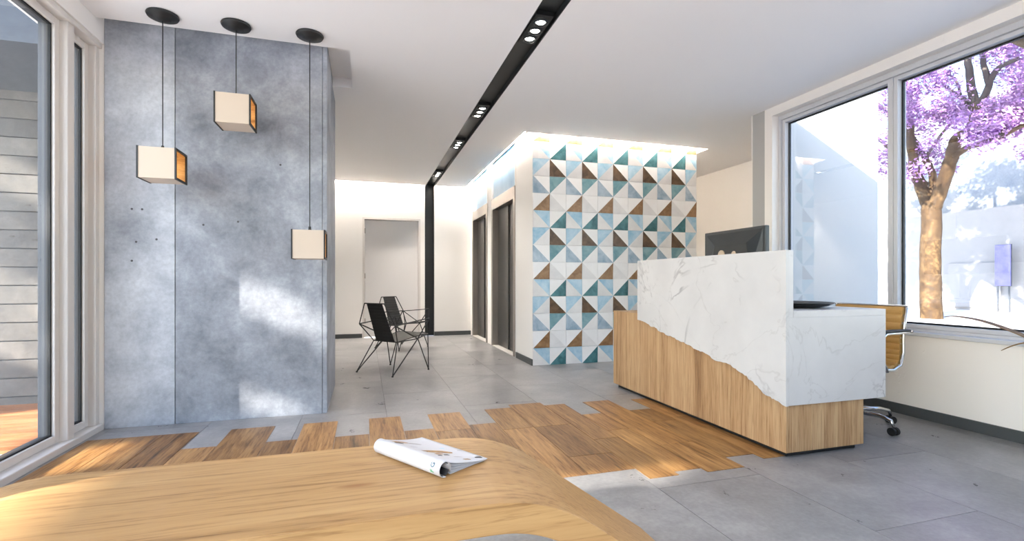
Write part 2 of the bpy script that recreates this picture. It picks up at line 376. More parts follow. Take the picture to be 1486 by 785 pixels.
# ---- rear storefront glazing behind the viewpoint
w3 = thing('window_3', 'storefront glazing at the entrance side behind the viewpoint', 'window', (0, -3.5, 0), kind='structure')
MB().box(-1.6, -.75, -.03, -.022, .1, 2.55).build('pane', 'glass', w3)
for a in (-1.7, -.75): MB().box(a, a + .1, -.08, .02, 0, 2.73).build('mullion', 'frame', w3)
MB().box(-1.7, -.65, -.08, .02, 0, .1).build('sill_rail', 'frame', w3); MB().box(-1.7, -.65, -.08, .02, 2.55, 2.73).build('head_rail', 'frame', w3)
struct(MB().box(-.65, 3.9, -3.6, -3.5, 0, 2.85).build('wall_front', 'conc'), 'grey concrete entrance side wall behind the viewpoint', 'wall')
# ---- right wall + window
OY0, OY1, OZ0, OZ1 = -2.6, 3.905, .62, 2.645
rw = MB(); rw.box(XR, 4.1, -3.6, OY0, 0, 2.745); rw.box(XR, 4.1, OY1, 4.0, 0, 2.745); rw.box(XR, 4.1, OY0, OY1, 0, OZ0); rw.box(XR, 4.1, OY0, OY1, OZ1, 2.745)
struct(rw.build('wall_right', 'rough_white'), 'rough white plastered wall under and around the right window', 'wall')
w2 = thing('window_2', 'wide window with pale grey frame and black gaskets on the right', 'window', kind='structure')
GX = 4.03
rps = [(2.858, 3.838), (1.10, 2.772), (-.70, .98), (-2.5, -.82)]
for a, b in rps:
    pane(a, b, .68, 2.565, GX, w2)
    ring(a - .035, b + .035, .645, 2.60, 3.975, 4.07, .03, w2, 'frame_r', 'sash')
for a, b in ((2.808, 2.822), (1.016, 1.064), (-.784, -.736)): MB().box(3.968, 4.07, a, b, .622, 2.64).build('mullion', 'frame_r', w2, bevel=.004)
MB().box(3.955, 4.075, OY0, OY1, .6265, .6445).build('bottom_rail', 'frame_r', w2)
MB().box(3.955, 4.075, OY0, OY1, 2.601, OZ1).build('head_rail', 'frame_r', w2, bevel=.004)
MB().box(3.955, 4.075, 3.874, OY1, .645, 2.60).build('jamb', 'frame_r', w2, bevel=.003)
MB().box(3.86, 4.12, OY0, OY1, .598, .626).build('window_sill', 'frame_r', w2, bevel=.004)
struct(MB().box(XR - .016, XR, -3.5, 4.16, 0, .075).build('baseboard_right', 'skirt', bevel=.002), 'dark grey skirting below the right window', 'skirting')
# ---- wing: alcove walls, exterior wing wall
wg = MB(); wg.box(XR, 5.43, 4.0, 4.16, 0, 3.6); wg.box(5.32, 5.43, 4.16, 9.15, 0, 3.6)
struct(wg.build('wall_wing', 'ext_white'), 'plain white wing wall seen outside the left pane of the right window', 'wall')
al = MB(); al.box(5.305, 5.32, 4.175, 9.0, 0, H); al.box(3.88, 5.305, 4.16, 4.175, 0, H)
struct(al.build('wall_alcove', 'white'), 'cream alcove wall between tiled block and window pier', 'wall')
struct(MB().box(5.29, 5.305, 4.175, 9.0, 0, .075).build('baseboard_alcove', 'skirt'), 'dark skirting in the alcove behind the desk', 'skirting')
# ---- concrete block
cb = MB().box(-1.688, -.28, 3.962, 5.0, 0, 2.809).build('wall_concrete', 'conc'); struct(cb, 'blue grey concrete wall block behind the pendant lamps', 'wall')
for a, b in ((-1.688, -1.2765), (-1.2715, -.3115), (-.3075, -.277)):
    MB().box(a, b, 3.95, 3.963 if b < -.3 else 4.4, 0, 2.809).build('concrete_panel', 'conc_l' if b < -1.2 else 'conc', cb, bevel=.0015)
MB().box(-.281, -.277, 4.404, 4.998, 0, 2.809).build('concrete_panel', 'conc', cb, bevel=.0015)
for u, z in ((-1.53, 1.495), (-1.47, 1.495), (-1.505, 1.27), (-1.385, 1.29), (-1.10, 1.40), (-.88, 1.43), (-1.53, 1.14), (-.60, 1.86)):
    MB().lathe([(0, 0), (.007, 0), (.0075, .0012), (0, .0012)], 10).build('tie_hole', 'grout', cb, (u, 3.9502, z)).rotation_euler = (R(90), 0, 0)
# ---- tiled elevator block
BX0, BX1, BY = 1.90, 4.175, 5.46
tb = MB(); tb.box(BX0 + .25, BX1, BY + .012, 9.0, 0, 2.84)
for a, b in ((BY + .012, 6.157), (7.40, 7.69), (8.83, 9.0)): tb.box(BX0, BX0 + .25, a, b, 0, 2.84)
for a, b in ((6.157, 7.40), (7.69, 8.83)): tb.box(BX0 + .05, BX0 + .25, a, b, 2.27, 2.84); tb.box(BX0 + .2, BX0 + .25, a, b, 0, 2.27)
blk = tb.build('wall_tiled', 'white'); struct(blk, 'white elevator block with geometric triangle tiles on its front', 'wall')
TW, TH = .2106, .2045
pat = [[('\\', 't_grey', 't_lblue'), ('/', 't_white', 't_teal')],        # (diagonal, lower/left-or-upper-left half, other half)
       [('/', 't_white', 't_brown'), ('\\', 't_grey', 't_white')],
       [('\\', 't_bluegrey', 't_white'), ('/', 't_tealgrey', 't_white')],
       [('/', 't_lblue', 't_grey'), ('\\', 't_dbrown', 't_white')]]
tc = {}
def tile_mesh(r, c, wd, ht):
    key = (r % 4, c % 2, round(wd, 3), round(ht, 3))
    if key in tc: return tc[key]
    dg, ma, mb = pat[r % 4][c % 2]; k = MB(); g = .0012; hi, lo = -.016, -.009
    # corners BL BR TR TL on the front (y negative = towards room)
    x0, x1, z0, z1 = g, wd - g, g, ht - g
    yo = {'/': (hi, lo, hi, lo), '\\': (lo, hi, lo, hi)}[dg]
    P = [(x0, yo[0], z0), (x1, yo[1], z0), (x1, yo[2], z1), (x0, yo[3], z1)]
    F = [k.bm.verts.new(p) for p in P]; Bk = [k.bm.verts.new((p[0], .012, p[2])) for p in P]
    if dg == '/': k.face([F[0], F[2], F[3]], 0); k.face([F[0], F[1], F[2]], 1)
    else: k.face([F[0], F[1], F[3]], 0); k.face([F[1], F[2], F[3]], 1)
    for i in range(4): k.face([F[i], Bk[i], Bk[(i + 1) % 4], F[(i + 1) % 4]], 0 if i == 3 else 1)
    me = k.mesh('tile', [ma, mb]); tc[key] = me; return me
for r in range(14):
    for c in range(11):
        wd = TW if c < 10 else BX1 - BX0 - 10 * TW; ht = TH if r < 13 else 2.835 - 13 * TH
        o = bpy.data.objects.new('tile', tile_mesh(r, c, wd, ht)); COL.objects.link(o); o.parent = blk; o.location = (BX0 + c * TW, BY, r * TH + .001)
struct(MB().box(BX0 - .015, BX0, BY + .0, 6.10, 0, .075).build('baseboard_left', 'skirt', bevel=.002), 'dark skirting on the elevator side near the tiled corner', 'skirting')
for n, (a, b, lab) in enumerate(((6.157, 7.40, 'nearer elevator with brushed steel frame beside tiled corner'), (7.69, 8.83, 'farther elevator with brushed steel frame next to far wall'))):
    e = thing('door_%d' % (n + 2), lab, 'elevator', (BX0, a, 0), kind='structure'); L = b - a
    k = MB(); k.box(-.012, .13, 0, .075, 0, 2.265); k.box(-.012, .13, L - .075, L, 0, 2.265); k.box(-.012, .13, .075, L - .075, 2.10, 2.265); k.build('elevator_frame', 'steel', e, bevel=.004)
    for q in range(2):
        y0 = .075 + q * (L - .15) / 2; MB().box(.10 - .02 * q, .13 - .02 * q, y0 + (.001 if q else 0), y0 + (L - .15) / 2, .012, 2.10).build('elevator_leaf', 'steel_d', e, bevel=.002)
    MB().box(-.012, .08, .075, L - .075, 0, .012).build('threshold', 'sillwhite', e)
    MB().box(.02, .05, .02, L - .02, 2.285, 2.835).build('transom_panel', 'blueglass', e)
    MB().box(-.004, .03, -.03, .02, 2.265, 2.84).build('transom_post', 'sillwhite', e)
# ---- LED coves (top-level light strips)
def led(name, label, a, pts, m='led'):
    t = thing(name, label, 'light strip', a)
    MB().box(*pts[0]).build('led_tape', m, t); MB().box(*pts[1]).build('housing', 'white', t)
led('cove_light', 'bright cove light strip above the elevator doors', (1.84, 7.2, 2.80), [(-.005, .005, -1.75, 1.7, -.006, 0), (-.02, .02, -1.77, 1.72, 0, .03)])
led('cove_light', 'bright cove light strip washing down the geometric tiles', (3.0, 5.405, 2.80), [(-1.2, 1.25, -.010, .010, -.006, 0), (-1.22, 1.28, -.016, .016, 0, .03)])
led('cove_light', 'cove light strip washing down the far wall over the white door', (-.3, 8.94, 2.80), [(-1.3, 1.3, -.012, .012, -.006, 0), (-1.32, 1.32, -.018, .018, 0, .03)], 'led_far')
led('cove_light', 'short cove light strip on far wall right of the black slot', (1.5, 8.94, 2.80), [(-.25, .25, -.012, .012, -.006, 0), (-.26, .26, -.018, .018, 0, .03)], 'led_far')
led('cove_light', 'cove light strip in the alcove side of the tiled block', (4.24, 7.1, 2.80), [(-.005, .005, -1.6, 1.7, -.006, 0), (-.02, .02, -1.62, 1.72, 0, .03)])
# ================================================================== OUTSIDE
gr = MB().box(-40, 60, -40, 60, -.20, -.16); gr.box(4.1, 60, -30, 40, -.16, 0); gr.box(-14, -1.86, -12, 3.655, -.16, -.03)
struct(gr.build('ground', 'paving'), 'pale paved ground outside the right window', 'ground')
dk = thing('floor_terrace', 'reddish timber terrace deck outside the left glazing', 'deck', (0, 0, 0), kind='structure')
for i in range(10):
    MB().box(-3.2, -1.86, -.065, .065, -.05, -.01).build('deck_board', 'deck', dk, (0, 3.72 + .135 * i, 0))
MB().box(-3.2, -1.86, 3.66, 4.98, -.16, -.05).build('deck_base', 'darkmetal', dk)
# boarded wall beyond the left window
bo = MB().box(-7.5, -2.0, 5.02, 5.12, -.16, 3.3).build('wall_boarded', 'grout'); struct(bo, 'weathered grey horizontal board wall outside the left window', 'wall')
for i in range(22):
    MB().box(-4.9, 0, -.022, 0, .004, .148).build('board', 'board', bo, (-2.585, 5.02, -.10 + .152 * i), bevel=.003)
MB().box(-2.585, -2.49, 4.985, 5.03, -.16, 3.3).build('end_post', 'darkmetal', bo)
MB().box(-2.49, -1.9, 5.0, 5.03, -.16, 3.3).build('end_panel', 'darkmetal', bo)
ov = MB().prism([(-3.4, 2.56), (-1.95, 2.56), (-1.95, 2.84), (-3.4, 2.84)], 'y', 3.97, 5.0); struct(ov.build('roof_overhang', 'darkmetal'), 'dark roof overhang above the outside board wall', 'overhang')
# added unseen sun mask: openings shaped to throw the wanted sun patches
XS = -3.2
def lit(y, z):
    d1 = (5 - y) / SUNK
    if d1 < 1.28: return 2 * ((1.93 < z < 2.24) or (.58 < z < 1.34))
    df = z / SUNZ; x, yy = XS + df, y + SUNK * df
    if x < -1.95 and yy < 4.9: return True          # left open so sun reaches the terrace
    if yy < .95: return True                        # open towards the entrance side
    if y + SUNK * 1.42 > 3.56: return False
    dw = (3.95 - y) / SUNK
    if dw - 3.2 < -.277 and z - SUNZ * dw > 0: return 2 * (dw - 3.2 > -1.0 and ((1.945 < z < 2.215) or (1.24 < z < 1.44)))
    db = (z - .45) / SUNZ; xb, yb = XS + db, y + SUNK * db
    if -1.5 < xb < .45 and 1.1 < yb < 1.74: return xb < -.70
    return 1 * ((.3 < x < 1.72 and 2.11 < yy < 2.29) or (.52 < x < 1.05 and 4.02 < yy < 4.10) or (-1.62 < x < -1.28 and 2.6 < yy < 3.56))
SX = -12.0; oy, oz = SUNK * (SX - XS), -SUNZ * (SX - XS)      # the same pattern carried back along the sun to the added mask wall far off
sm = MB(); yy = -6.0
while yy < 5.6:
    z = -.3; start = None; st = None
    while z < 3.63:
        o = 9 if z >= 3.6 else (int(lit(yy + .025, z + .015)) if z > -.1 else int(yy < 4.3))
        if o != st:
            if st == 0: sm.box(SX - .10, SX, yy + oy, yy + .05 + oy, start + oz, z + oz)
            elif st == 2: sm.box(SX - .06, SX - .054, yy + .015 + oy, yy + .034 + oy, start + oz, z + oz)      # fine slats added in these openings to dim the sun patches
            st, start = o, z
        z += .03
    yy += .05
for yc in (-.5, 2.0, 5.0): sm.box(SX - .3, SX - .11, yc + oy, yc + .2 + oy, -.16, 3.6 + oz)
struct(sm.build('wall_sun_mask', 'ext_white'), 'added unseen perforated wall on posts that shapes the sun patches', 'screen')
# garden wall and far building on the right
gwall = MB().box(20, 20.2, -6, 30, 0, 3.45); gwall.box(19.94, 20, 10.7, 12.2, .1, 1.62)
struct(gwall.build('wall_garden', 'garden'), 'low sunlit white garden wall behind the blossoming tree', 'wall')
struct(MB().prism([(-6, 0), (34, 0), (34, 6.9), (17, 7.2), (11, 7.6), (-6, 8.6)], 'x', 21, 21.6).build('wall_far', 'ext_grey'), 'tall blue grey rendered wall beyond the garden wall', 'wall')
sg = thing('sign_board', 'violet upright sign board by the garden wall at right', 'sign', (19.7, 10.5, 0))
MB().box(-.03, .0, -.2, .2, .85, 2.17).build('sign_face', 'sign', sg, bevel=.005)
MB().box(0, .03, -.21, .21, .84, 2.18).build('sign_back', 'darkmetal', sg)
for y in (-.15, .15): MB().box(-.01, .02, y - .02, y + .02, 0, .87).build('post', 'darkmetal', sg)
# ---- jacaranda tree
TX = 14.5; th_ = R(16.75)
def at(u, v, x):
    uu = u - 743; dx = 708 * math.sin(th_) + uu * math.cos(th_); dy = 708 * math.cos(th_) - uu * math.sin(th_); t = x / dx
    return Vector((x, dy * t, 1 + (408 - v) * t))
tree = thing('jacaranda_tree', 'blossoming purple tree with tan forked trunk outside the right window', 'tree', (TX, at(1351, 408, TX).y, 0))
T0 = Vector(tree.location)
def limb(pts, rr, name, mat_, jit=.0):
    P = []
    for p in pts:
        q = at(p[0], p[1], TX + (p[2] if len(p) > 2 else 0)) - T0; P.append(q)
    Q = [P[0]]; rs = [rr[0]]
    n = len(P)
    for i in range(n - 1):
        p0 = P[max(i - 1, 0)]; p1 = P[i]; p2 = P[i + 1]; p3 = P[min(i + 2, n - 1)]
        for q in range(1, 5):
            t = q / 4; v = .5 * ((2 * p1) + (p2 - p0) * t + (2 * p0 - 5 * p1 + 4 * p2 - p3) * t * t + (3 * p1 - p0 - 3 * p2 + p3) * t ** 3)
            v = v + Vector((random.uniform(-1, 1), random.uniform(-1, 1), 0)) * jit; Q.append(v)
            a = i + t; f = a / (n - 1); rs.append(rr[0] + (rr[1] - rr[0]) * f)
    return MB().tube(Q, rs, 10).build(name, mat_, tree, smooth=True)
P0 = at(1351, 460, TX); 
limb([(1351, 468), (1351, 440), (1350, 380), (1351, 320), (1352, 296)], (.25, .21), 'trunk', 'bark', .012)
limb([(1350, 305), (1338, 275), (1327, 245, .2), (1322, 205, .3), (1319, 160, .4), (1312, 110, .5), (1303, 60, .5)], (.165, .05), 'branch', 'bark', .015)
limb([(1354, 305), (1366, 275), (1376, 245, -.2), (1384, 215, -.3), (1390, 200, -.4), (1408, 188, -.4), (1416, 165, -.4), (1416, 150, -.4)], (.165, .10), 'branch', 'bark', .015)
limb([(1416, 154, -.4), (1410, 130, -.4), (1406, 100, -.4), (1403, 60, -.3), (1400, 20, -.2)], (.10, .05), 'branch', 'twig', .01)
limb([(1418, 156, -.4), (1430, 138, -.5), (1438, 115, -.6), (1450, 98, -.8), (1478, 85, -1)], (.095, .04), 'branch', 'twig', .01)
limb([(1436, 122, -.6), (1428, 95, -.6), (1426, 70, -.5), (1432, 30, -.5)], (.07, .03), 'branch', 'twig', .01)
limb([(1386, 226, -.3), (1404, 214, -.5), (1430, 207, -.7), (1455, 197, -.9), (1480, 184, -1.2), (1510, 176, -1.4)], (.08, .035), 'branch', 'bark', .01)
limb([(1440, 203, -.7), (1456, 190, -.9), (1462, 178, -1)], (.05, .02), 'branch', 'bark')
limb([(1412, 158, -.4), (1396, 142, -.1), (1380, 132, .2), (1366, 118, .4)], (.07, .03), 'branch', 'twig', .01)
limb([(1394, 142, -.1), (1390, 122, .1), (1378, 108, .2)], (.04, .02), 'branch', 'twig')
limb([(1351, 290), (1355, 262, .3), (1348, 240, .4), (1334, 215, .6), (1326, 200, .7)], (.10, .06), 'branch', 'bark', .015)
limb([(1340, 235, .5), (1352, 215, .4), (1366, 195, .3), (1382, 176, .2)], (.05, .025), 'branch', 'twig', .01)
limb([(1346, 270, .5), (1332, 258, .7), (1316, 240, 1), (1290, 215, 1.4), (1268, 195, 1.8)], (.09, .04), 'branch', 'twig', .01)
limb([(1322, 205, .3), (1304, 190, .6), (1284, 160, .9), (1262, 140, 1.2)], (.08, .03), 'branch', 'twig', .01)
bl = MB(); rb = random.Random(11)
cl = []
for u0, u1, v0, v1, n in ((1262, 1320, 40, 150, 16), (1310, 1375, 105, 175, 22), (1375, 1412, 135, 178, 9), (1310, 1400, 40, 112, 18), (1400, 1500, 20, 82, 22), (1425, 1500, 148, 190, 24), (1455, 1520, 85, 150, 22), (1420, 1450, 165, 200, 6), (1268, 1300, 150, 260, 8), (1300, 1345, 175, 190, 3), (1490, 1600, 20, 230, 50), (1345, 1362, 205, 228, 3), (1318, 1345, 236, 258, 4), (1360, 1372, 240, 256, 1), (1405, 1440, 195, 206, 3)):
    for i in range(n): cl.append((at(rb.uniform(u0, u1), rb.uniform(v0, v1), TX + rb.uniform(-1.3, 1.5)) - T0, rb.uniform(.22, .46)))
for c, r in cl:
    shade = rb.random()
    for i in range(int(620 * r)):
        d = Vector((rb.gauss(0, 1), rb.gauss(0, 1), rb.gauss(0, .8))); p = c + d.normalized() * r * rb.random() ** .5
        s_ = rb.uniform(.025, .06); a = Vector((rb.gauss(0, 1), rb.gauss(0, 1), rb.gauss(0, 1))).normalized(); b = a.orthogonal().normalized()
        m = 0 if rb.random() < .5 else (1 if rb.random() < shade else 2)
        bl.face([bl.bm.verts.new(p + a * s_), bl.bm.verts.new(p + b * s_ * .7), bl.bm.verts.new(p - a * s_), bl.bm.verts.new(p - b * s_ * .7)], m)
bo_ = bl.build('blossom', ['petal1', 'petal2', 'petal3'], tree); bo_['kind'] = 'stuff'
# a second, wider tree whose trunk stands right of the window; its canopy dapples the garden wall
t2 = thing('shade_tree', 'tall spreading tree standing right of the garden view, casting dappled shade', 'tree', (10.0, 3.6, 0))
MB().tube([(0, 0, -.05), (.05, .1, 1.2), (0, .3, 2.6), (0, .6, 4.0)], [.26, .22, .19, .17], 10).build('trunk', 'bark', t2, smooth=True)
for ex, ey, ez in ((-.9, 1.6, 6.2), (.8, 3.2, 6.6), (.1, 4.8, 7.0), (1.4, 1.2, 6.8), (-.8, 3.9, 7.2)):
    MB().tube([(0, .6, 3.95), (ex * .4, .6 + (ey - .6) * .3, 5.2), (ex, ey, ez)], [.13, .08, .03], 8).build('branch', 'bark', t2, smooth=True)
b2 = MB(); r2 = random.Random(21)
for i in range(58):
    c = Vector((r2.uniform(-1.3, 1.4), r2.uniform(1.2, 6.0), r2.uniform(5.9, 8.3))); r = r2.uniform(.3, .62)
    for j in range(int(150 * r)):
        d = Vector((r2.gauss(0, 1), r2.gauss(0, 1), r2.gauss(0, .8))); p = c + d.normalized() * r * r2.random() ** .5
        s_ = r2.uniform(.06, .13); a = Vector((r2.gauss(0, 1), r2.gauss(0, 1), r2.gauss(0, 1))).normalized(); b = a.orthogonal().normalized()
        b2.face([b2.bm.verts.new(p + a * s_), b2.bm.verts.new(p + b * s_ * .7), b2.bm.verts.new(p - a * s_), b2.bm.verts.new(p - b * s_ * .7)], r2.randrange(3))
b2.build('blossom', ['petal1', 'petal2', 'petal3'], t2)['kind'] = 'stuff'
# ================================================================== THINGS
# ---- bench
def fil(p0, p1, p2, d, n=8):
    p0, p1, p2 = map(Vector, (p0, p1, p2)); a = p1 + (p0 - p1).normalized() * d; b = p1 + (p2 - p1).normalized() * d
    return [tuple((1 - t) ** 2 * a + 2 * t * (1 - t) * p1 + t * t * b) for t in [i / n for i in range(n + 1)]]
o0, o1, o2, o3 = (-1.6, .0), (-.985, .45), (.45, .45), (1.08, .0)
outer = [(-1.56, 0), (-1.56, .0293)] + fil(o0, o1, o2, .16) + fil(o1, o2, o3, .16) + [(1.04, .0286), (1.04, 0)]
th = .078; dxr = th / math.sin(math.atan2(.45, .63)); ix = .45 - th / math.tan((math.pi - math.atan2(.45, .63)) / 2)
i1 = (-.985 + th * .33, .45 - th); i2 = (.45 - th * .33, .45 - th)
i3 = (1.08 - dxr, 0); i0 = (-1.6 + dxr, 0)
inner = [i0] + fil(i0, i1, i2, .12) + fil(i1, i2, i3, .12) + [i3]
bench = thing('bench', 'long pale oak bench with ramped bent ends in the foreground', 'bench', (-.25, 1.43, 0))
k = MB().prism([(p[0] + .25, p[1]) for p in outer + inner[::-1]], 'y', -.266, .27)
k.build('bench_shell', 'bench', bench, bevel=.004)
# ---- magazine
mg = thing('magazine', 'white rolled magazine lying on the oak bench', 'magazine', (.196, 1.35, .45), R(33))
LM = .312
def zprof(x):   # height of the top sheet at x
    t = max(0, min(1, (x - .03) / .165)); return .034 * (1 - t) ** 1.6 + .006
arc = []
for i in range(25):
    a = R(-80) - 2 * math.pi * (i / 24) * .86; arc.append((.022 + .0215 * math.cos(a), .0225 + .0215 * math.sin(a)))
top = arc + [(x, zprof(x)) for x in [.036 + .159 * i / 14 for i in range(15)]]
def sheet(prof, t, name, mat_, y0, y1, par):
    o = MB().grid([[(p[0], y, p[1]) for p in prof] for y in [y0 + (y1 - y0) * j / 6 for j in range(7)]]).build(name, mat_, par, smooth=True, solid=t); return o
cov = sheet(top, .0012, 'rolled_cover', 'mag', 0, LM, mg)
for q in range(4):
    pr = [(x, max(.0015, zprof(x) * (1 - .24 * (q + 1)) - .0004 * q)) for x in [.046 + .148 * i / 12 for i in range(13)]]
    sheet(pr, .0008, 'page', 'mag', .001 + .0015 * q, LM - .002, mg)
sheet([(.022 + .019 * math.cos(R(a)), .0225 + .019 * math.sin(R(a))) for a in range(-80, 261, 20)], .001, 'inner_roll', 'mag_dark', .004, LM - .004, mg)
def decal(poly, mat_, name='printed_picture', n=1):
    k = MB(); x0 = min(p[0] for p in poly); x1 = max(p[0] for p in poly); N = 10
    def span(x):
        ysx = []
        for i in range(len(poly)):
            a, b = poly[i], poly[(i + 1) % len(poly)]
            if (a[0] - x) * (b[0] - x) <= 0 and a[0] != b[0]: ysx.append(a[1] + (b[1] - a[1]) * (x - a[0]) / (b[0] - a[0]))
        return (min(ysx), max(ysx)) if ysx else (poly[0][1], poly[0][1] + 1e-4)
    rows = []
    for i in range(N + 1):
        x = x0 + (x1 - x0) * (i / N * .998 + .001); a, b = span(x); rows.append([(x, a, zprof(x) + .0011), (x, b, zprof(x) + .0011)])
    k.grid(rows).build(name, mat_, cov)
def bar(x0, y0, x1, y1, w0, mat_, name='printed_picture'):
    dx_, dy_ = x1 - x0, y1 - y0; L_ = math.hypot(dx_, dy_); nx, ny = -dy_ / L_ * w0, dx_ / L_ * w0
    decal([(x0, y0), (x0 + dx_ * .25 + nx * .8, y0 + dy_ * .25 + ny * .8), (x0 + dx_ * .65 + nx * 1.2, y0 + dy_ * .65 + ny * 1.2), (x1 + nx * .6, y1 + ny * .6), (x1, y1), (x0 + dx_ * .6 - nx * .2, y0 + dy_ * .6 - ny * .2), (x0 + dx_ * .2 - nx * .7, y0 + dy_ * .2 - ny * .7)], mat_, name)
bar(.064, .157, .144, .100, .024, 'mag_brown'); bar(.050, .287, .092, .255, .017, 'mag_brown'); bar(.090, .262, .124, .228, .011, 'mag_grey')
bar(.044, .268, .066, .246, .012, 'mag_dark'); bar(.108, .132, .122, .122, .011, 'mag_dark'); bar(.070, .140, .082, .130, .011, 'mag_dark')
bar(.074, .092, .086, .082, .011, 'mag_dark'); bar(.100, .096, .116, .084, .010, 'mag_dark'); bar(.078, .112, .104, .098, .013, 'mag_brown'); bar(.114, .068, .140, .052, .004, 'mag_grey')
bar(.122, .034, .142, .018, .009, 'mag_brown'); bar(.172, .034, .184, .012, .010, 'mag_dark', 'printed_word'); bar(.150, .172, .160, .158, .004, 'mag_cyan'); bar(.178, .12, .188, .104, .004, 'mag_grey'); bar(.060, .21, .085, .196, .004, 'mag_grey')
def text_part(txt, size, mat_, parent, loc, mtx, name):
    cu = bpy.data.curves.new(name, 'FONT'); cu.body = txt; cu.size = size; cu.extrude = .0003; cu.align_x = 'CENTER'; cu.align_y = 'CENTER'
    o = bpy.data.objects.new('tmp', cu); COL.objects.link(o); dg = bpy.context.evaluated_depsgraph_get(); me = bpy.data.meshes.new_from_object(o.evaluated_get(dg))
    bpy.data.objects.remove(o); me.materials.clear(); me.materials.append(M[mat_]); q = bpy.data.objects.new(name, me); COL.objects.link(q); q.parent = parent
    q.matrix_local = Matrix.Translation(loc) @ mtx.to_4x4(); return q
for ch, ang, mt in (('F', 192, 'mag_green'), ('G', 148, 'mag_teal')):
    n_ = Vector((math.cos(R(ang)), 0, math.sin(R(ang)))); up_ = Vector((0, 1, 0)); rt = up_.cross(n_)   # letters read up the roll
    Mx = Matrix((rt, up_, n_)).transposed()
    text_part(ch, .021, mt, cov, Vector((.022, .03, .0225)) + n_ * .0226, Mx, 'printed_letter')
# ---- pendant lamps
def pendant(x, y, zt, label):
    t = thing('pendant_lamp', label, 'pendant lamp', (x, y, H), group='cube pendant lamps on the concrete wall')
    MB().lathe([(0, 0), (.088, 0), (.092, -.008), (.086, -.02), (.05, -.028), (.045, -.036), (.012, -.042), (0, -.042)], 32).build('ceiling_rose', 'black', t, smooth=True)
    L = zt - H
    MB().tube([(0, 0, -.04), (0, 0, L + .03)], .0035, 6).build('cord', 'black', t)
    MB().lathe([(0, .035), (.008, .033), (.010, .012), (.02, .0), (0, 0)], 14, c=(0, 0, L)).build('cord_grip', 'black', t)
    s = .1; w_ = .006; z0, z1 = L - .195, L
    k = MB(); k.box(-s, s, -s, -s + w_, z0, z1); k.box(-s, s, s - w_, s, z0, z1); k.box(-s, s, -s + w_, s - w_, z1 - w_, z1); k.box(-s, s, -s + w_, s - w_, z0, z0 + w_)
    sh = k.build('lamp_shade', 'shade', t)
    k = MB(); g = w_ + .001; q = .003; e = s - .002
    k.box(-e, e, -s + g, -s + g + q, z0 + g, z1 - g); k.box(-e, e, s - g - q, s - g, z0 + g, z1 - g); k.box(-e, e, -s + g + q, s - g - q, z1 - g - q, z1 - g); k.box(-e, e, -s + g + q, s - g - q, z0 + g, z0 + g + q)
    k.build('wood_lining', 'lampwood', sh)
    for sx in (-1, 1):
        k = MB(); a, b = (s - .001, s + .008) if sx > 0 else (-s - .008, -s + .001); r = .011
        k.box(a, b, -s - .003, -s + r, z0 - .003, z1 + .003); k.box(a, b, s - r, s + .003, z0 - .003, z1 + .003); k.box(a, b, -s + r, s - r, z1 - r, z1 + .003); k.box(a, b, -s + r, s - r, z0 - .003, z0 + r)
        k.build('rim', 'black', sh)
    ld = bpy.data.lights.new('lamp_bulb', 'POINT'); ld.energy = .12; ld.color = (1, .8, .55); ld.shadow_soft_size = .03
    lo = bpy.data.objects.new('lamp_bulb', ld); COL.objects.link(lo); lo.parent = t; lo.location = (0, 0, L - .1)
pendant(-1.258, 3.685, 1.845, 'parchment cube pendant lamp nearest the left glazing, middle height')
pendant(-.833, 3.685, 2.232, 'highest parchment cube pendant lamp, in the middle of the three')
pendant(-.372, 3.685, 1.35, 'lowest parchment cube pendant lamp at the concrete block edge')
# ---- slot spotlights
for y, n, lab in ((3.20, 3, 'nearest trio of spotlights in the black ceiling slot'), (4.90, 3, 'second group of spotlights along the black ceiling slot'), (6.16, 3, 'third group of spotlights along the black ceiling slot'), (7.95, 3, 'farthest group of spotlights in the black ceiling slot'), (1.3, 3, 'spotlight trio in the black slot overhead'), (-.6, 3, 'spotlight trio in the black slot behind the viewpoint')):
    t = thing('slot_spotlight', lab, 'spotlight', (1.13, y, 2.731), group='spotlights in the ceiling slot')
    MB().box(-.062, .062, -.20, .20, .012, .043).build('housing', 'black', t)
    for i in (-1, 0, 1):
        rg = MB().lathe([(.050, .011), (.052, .0), (.040, -.002), (.032, .010)], 20, c=(0, i * .115, 0)).build('lens_ring', 'black', t, smooth=True)
        MB().lathe([(0, .002), (.024, .003), (.033, .010)], 20, c=(0, i * .115, 0)).build('lens', 'lens', rg)
    ld = bpy.data.lights.new('spot_beam', 'SPOT'); ld.energy = {3.20: 10, 4.90: 12, 6.16: 16, 7.95: 34, 1.3: 10, -.6: 10}[y]; ld.spot_size = R(110); ld.spot_blend = 1; ld.color = (1, .95, .88); ld.shadow_soft_size = .06
    lo = bpy.data.objects.new('spot_beam', ld); COL.objects.link(lo); lo.parent = t; lo.location = (0, 0, -.02)
